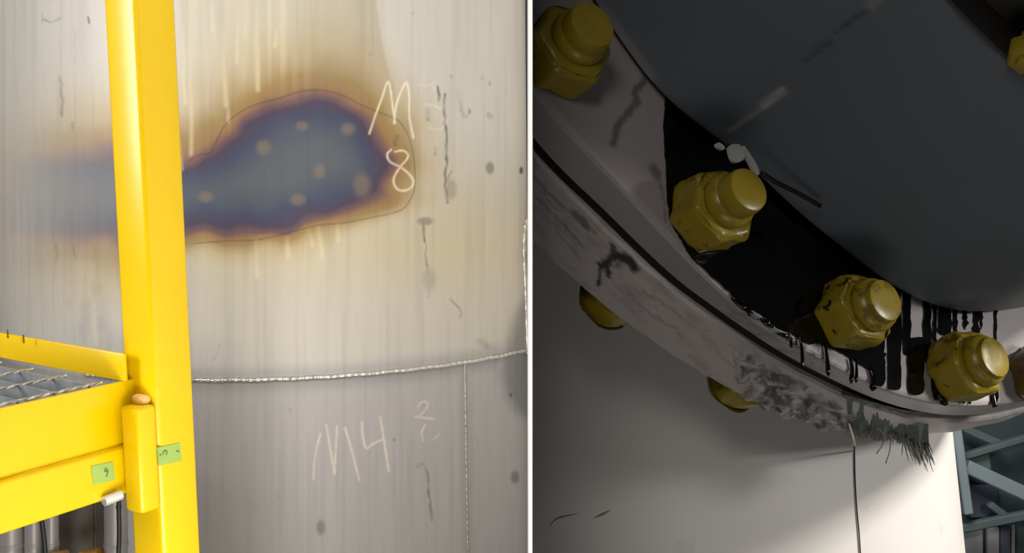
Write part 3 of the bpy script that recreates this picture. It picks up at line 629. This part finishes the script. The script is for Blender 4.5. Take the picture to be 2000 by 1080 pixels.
# ---------------------------------------------------------------- black oil on the flange face
def sheet(poly, off, thick, wob=3.):
    p = np.array(smooth_pts(list(poly)+[poly[0]], 5))[:-1]; p = p+rng.normal(0, wob*.25, p.shape)
    bm = bmesh.new(); H = on_plane(p, off); vs = [bm.verts.new(h) for h in H]
    f = bm.faces.new(vs); r = bmesh.ops.extrude_face_region(bm, geom=[f]); 
    for x in r['geom']:
        if isinstance(x, bmesh.types.BMVert): x.co += Vector(N*thick)
    bmesh.ops.triangulate(bm, faces=bm.faces); bmesh.ops.recalc_face_normals(bm, faces=bm.faces)
    bm.verts.index_update(); V = np.array([x.co for x in bm.verts]); Fc = [tuple(x.index for x in f.verts) for f in bm.faces]; bm.free(); return V, Fc
oil = empty('oil_spill', c2w(on_plane([(1500, 560)], 0))[0], 'glossy black oil coating the flange face and running down between the nuts', 'oil')
main = [(1299, 186), (1296, 230), (1297, 280), (1300, 340), (1304, 400), (1312, 440), (1330, 470), (1350, 503), (1382, 533), (1424, 572), (1450, 598), (1480, 610), (1515, 638), (1545, 652), (1575, 672), (1600, 672), (1640, 690), (1672, 708), (1705, 725), (1722, 700), (1728, 640), (1735, 560), (1700, 500), (1600, 390), (1480, 300), (1400, 250), (1330, 190)]
V, Fc = sheet(main, .0004, .0022); o = cobj('oil_film', V, Fc, 'oil', oil, smooth=False)
streaks = [(1733, 1758, 556, 758), (1762, 1777, 566, 690), (1772, 1803, 660, 768), (1802, 1816, 578, 705), (1832, 1856, 598, 652), (1821, 1828, 592, 668), (1862, 1869, 604, 668), (1880, 1888, 606, 640), (1900, 1911, 606, 655), (1820, 1834, 690, 778), (1941, 1945, 606, 684), (1935, 1941, 700, 792), (1944, 1949, 705, 788), (1890, 1896, 735, 786), (1868, 1872, 750, 780), (1706, 1728, 690, 752), (1913, 1917, 606, 640)]
for x0, x1, y0, y1 in streaks:
    n_ = 8; L = [(x0+rng.normal(0, 1)+(2 if k == n_-1 else 0), y0+(y1-y0)*k/(n_-1)) for k in range(n_)]; Rr = [(x1+rng.normal(0, 1)-(2 if k == n_-1 else 0), y0+(y1-y0)*k/(n_-1)) for k in range(n_)][::-1]
    V, Fc = sheet(L+[((x0+x1)/2, y1+4)]+Rr, .0004, .0018, 1.); cobj('oil_run', V, Fc, 'oil', oil, smooth=False)
drips = [[(1560, 655), (1566, 680), (1568, 722), 4], [(1612, 672), (1616, 705), (1618, 736), 5], [(1660, 700), (1664, 722), (1662, 750), 5], [(1672, 700), (1673, 725), (1672, 748), 4], [(1700, 720), (1706, 742), (1704, 764), 8], [(1830, 770), (1842, 782), (1845, 793), 9], [(1540, 650), (1545, 668), (1546, 680), 4], [(1940, 770), (1942, 785), (1943, 796), 6], [(1880, 770), (1882, 782), (1882, 788), 3], [(1495, 612), (1503, 628), (1506, 640), 4], [(1450, 585), (1460, 605), (1466, 618), 4]]
for d in drips:
    pts = smooth_pts(d[:3], 6); H = on_plane(pts, .001); H = H*(1-.003)
    k_ = np.linspace(0, 1, len(H)); rr = d[3]*1.36/F*(.45+.55*k_)*np.minimum(1, (1.02-k_)*6)
    V, Fc = tubegeo(H, np.maximum(rr, 1e-4), 10); fix(cobj('oil_drip', V, Fc, 'oil', oil))
# splashes lapping over the rim edge
for pts, rr in (([(1428, 582), (1450, 600), (1470, 612)], 5), ([(1485, 622), (1510, 640)], 6), ([(1520, 650), (1548, 662)], 5)):
    H = on_plane(smooth_pts(pts, 5), .001); V, Fc = tubegeo(H, rr*1.3/F*np.sin(np.linspace(.3, 2.8, len(H))), 8); fix(cobj('oil_drip', V, Fc, 'oil', oil))
# black sealant strip and white paint flakes at the casing foot
st_ = tag(obj('sealant_strip', *(lambda g_: (c2w(g_[0]), g_[1]))(tubegeo(on_plane(smooth_pts([(1488, 338), (1520, 358), (1560, 378), (1602, 402)], 8), .045)*.985, 4.5*1.2/F*(1+.2*rng.random(25)), 10)), 'black_rubber'), 'black strip of sealant peeling off under the dark casing', 'sealant'); fix(st_)
fl = empty('paint_flake', c2w(on_plane([(1440, 305)], .05)*.985)[0], 'curled white flakes of paint above the yellow nut on the oil patch', 'paint flake')
for c_, poly in (('f', [(1418, 290), (1428, 284), (1442, 286), (1452, 300), (1448, 314), (1434, 320), (1424, 312)]), ('s', [(1446, 290), (1452, 290), (1476, 328), (1478, 344), (1468, 336)]), ('t', [(1394, 283), (1402, 281), (1412, 290), (1408, 295), (1398, 290)])):
    V, Fc = sheet(poly, .055, .004, .5); V = V*.985; fix(cobj('flake', V, Fc, 'flakes', fl, smooth=False))

# ---------------------------------------------------------------- frayed rag below the rim, string
rg = empty('frayed_rag', c2w(rays((1740, 830))*1.36)[0], 'frayed grey green fibre rag hanging under the flange rim', 'rag')
xs = np.linspace(1646, 1812, 60); tops = np.interp(xs, [1638, 1700, 1760, 1812], [768, 784, 800, 806]); bots = np.interp(xs, [1638, 1655, 1680, 1700, 1720, 1745, 1770, 1790, 1812], [812, 840, 854, 852, 860, 858, 870, 876, 884])+rng.normal(0, 2.5, 60)
ts = np.linspace(0, 1, 24); Vr = []
for i, x in enumerate(xs):
    for t_ in ts:
        y = tops[i]+(bots[i]-tops[i])*t_; px_ = (x+6*t_*math.sin(x*.05), y)
        dep = on_plane([px_], -T2a-.1*t_)[0, 1]-.012+.005*math.sin(x*.09)*t_+.004*math.sin(x*.23+t_*3)
        Vr.append(rays(px_)[0]*dep)
Vr = np.array(Vr); Vb = Vr+np.array([0, .006, 0]); nn = len(Vr); Fg = grid(60, 24)
rim = [(i*24+23, (i+1)*24+23, nn+(i+1)*24+23, nn+i*24+23) for i in range(59)]+[(j, j+1, nn+j+1, nn+j) for j in range(23)]+[(59*24+j, nn+59*24+j, nn+59*24+j+1, 59*24+j+1) for j in range(23)]
fix(cobj('cloth', np.concatenate([Vr, Vb]), list(map(tuple, Fg))+list(map(tuple, Fg[:, ::-1]+nn))+rim, 'rag', rg))
parts = []
for k in range(170):
    x = rng.uniform(1650, 1812); right = x > 1762
    y0 = np.interp(x, xs, bots)-rng.uniform(0, 26); L = rng.uniform(20, 46) if right else rng.uniform(4, 15)
    sl = rng.normal(.32 if right else 0, .13); d_ = on_plane([(x, y0)], -T2a-.08)[0, 1]-.016+rng.uniform(-.006, .006)
    pts = [rays((x+sl*L*t_+rng.normal(0, .6), y0+L*t_))[0]*(d_-.004*t_) for t_ in (0, .35, .7, 1)]
    parts.append(tubegeo(pts, np.array([1.3, 1.2, .9, .3])*1.33/F*(1.3 if right else .7), 5))
V, Fc = join(parts); tag(cobj('fibres', V, Fc, 'strand', rg), kind='stuff')
for pts in ([(1728, 845), (1724, 868), (1712, 886)], [(1740, 850), (1738, 880), (1730, 905)], [(1716, 835), (1726, 850), (1729, 862)]):
    q = np.array([rays(p_)[0]*1.41 for p_ in smooth_pts(pts, 5)]); V, Fc = tubegeo(q, .0008, 6); cobj('loose_thread', V, Fc, 'strand', rg)
H = vhit(smooth_pts([(1668, 880), (1669, 930), (1672, 985), (1677, 1040), (1681, 1100)], 8))
n_ = np.array([0, -1., 0]); q = np.vstack([rays((1658, 828))*1.345, rays((1664, 850))*1.37, rays((1668, 868))*1.45, H+n_*.0022])
e = empty('string', c2w(q[-1])[0], 'thin dark string hanging from the rim down the cream vessel', 'string'); V, Fc = tubegeo(q[2:], .00125, 6); cobj('thread', V, Fc, 'gasket', e)
V, Fc = tubegeo(smooth_pts(q[:3], 6), np.linspace(.0012, .0028, 13), 8); tag(cobj('string_end', V, Fc, 'strand_pale', e), 'pale frayed end of the string')

# ---------------------------------------------------------------- hall behind on the right
D = 6.4
V, Fc = boxpts((-.0, D+.35, -3.2), (6.5, 0, 0), (0, .1, 0), (0, 0, 5)); tag(cobj('wall_back', V, Fc, 'wall_bg', smooth=False), kind='structure')
def beam(name, a, b, wpx, mat, par, dep=D, thick=.06):
    pa, pb = rays(a)[0]*dep, rays(b)[0]*dep; d_ = pb-pa; d_ /= np.linalg.norm(d_); s_ = np.cross(d_, [0, 1., 0]); s_ /= np.linalg.norm(s_); hw = wpx*dep/F/2
    V, Fc = boxpts(pa-s_*hw, pb-pa, s_*2*hw, np.array([0, thick, 0])); o = obj(name, c2w(V), Fc, mat, par, smooth=False); bevel_obj(o, .008, 1); return o
tr = empty('roof_truss', c2w(rays((1930, 950))*D)[0], 'grey steel truss in the hall behind the cream vessel', 'truss')
beam('post', (1865, 800), (1894, 1006), 18, 'steel_bg', tr, D-.1, .08)
beam('diagonal', (1890, 912), (2080, 1000), 27, 'steel_bg', tr)
beam('strut', (1886, 893), (2080, 834), 13, 'steel_bg2', tr, D+.08)
beam('strut', (1886, 838), (1955, 868), 16, 'steel_bg2', tr, D+.15)
beam('lower_chord', (1880, 1034), (2080, 993), 17, 'steel_bg2', tr, D-.02)
beam('strut', (1935, 986), (1985, 1022), 14, 'steel_bg2', tr, D+.1)
beam('gusset', (1880, 910), (1935, 900), 36, 'steel_bg2', tr, D+.15, .02)
def sheetbg(x0, x1, y0, y1, mat, lab, dep=D+.25):
    a = rays((x0, y1))[0]*dep; wd = (x1-x0)*dep/F; h_ = (y1-y0)*dep/F
    V, Fc = boxpts(a, (wd, 0, 0), (0, .04, 0), (0, 0, h_)); o = obj('cladding_panel', c2w(V), Fc, mat, smooth=False); tag(bevel_obj(o, .008, 1), lab, 'panel', 'cladding panels in the hall behind')
sheetbg(1872, 1921, 1030, 1180, 'panel_bg', 'grey cladding panel beside the vessel under the truss')
sheetbg(1929, 1953, 1030, 1180, 'panel_bg', 'narrow pale grey cladding panel right of the dark slit')
sheetbg(1955, 1974, 1020, 1180, 'panel_dark', 'slate blue cladding panel in the lower right corner')
sheetbg(1977, 1984, 1020, 1180, 'panel_bg', 'very narrow grey strip panel in the lower right corner')
sheetbg(1986, 2050, 1015, 1180, 'wall_bg', 'dark green grey panel at the lower right edge')
sheetbg(1896, 1950, 948, 1012, 'panel_dark', 'slate grey panel behind the truss diagonal')
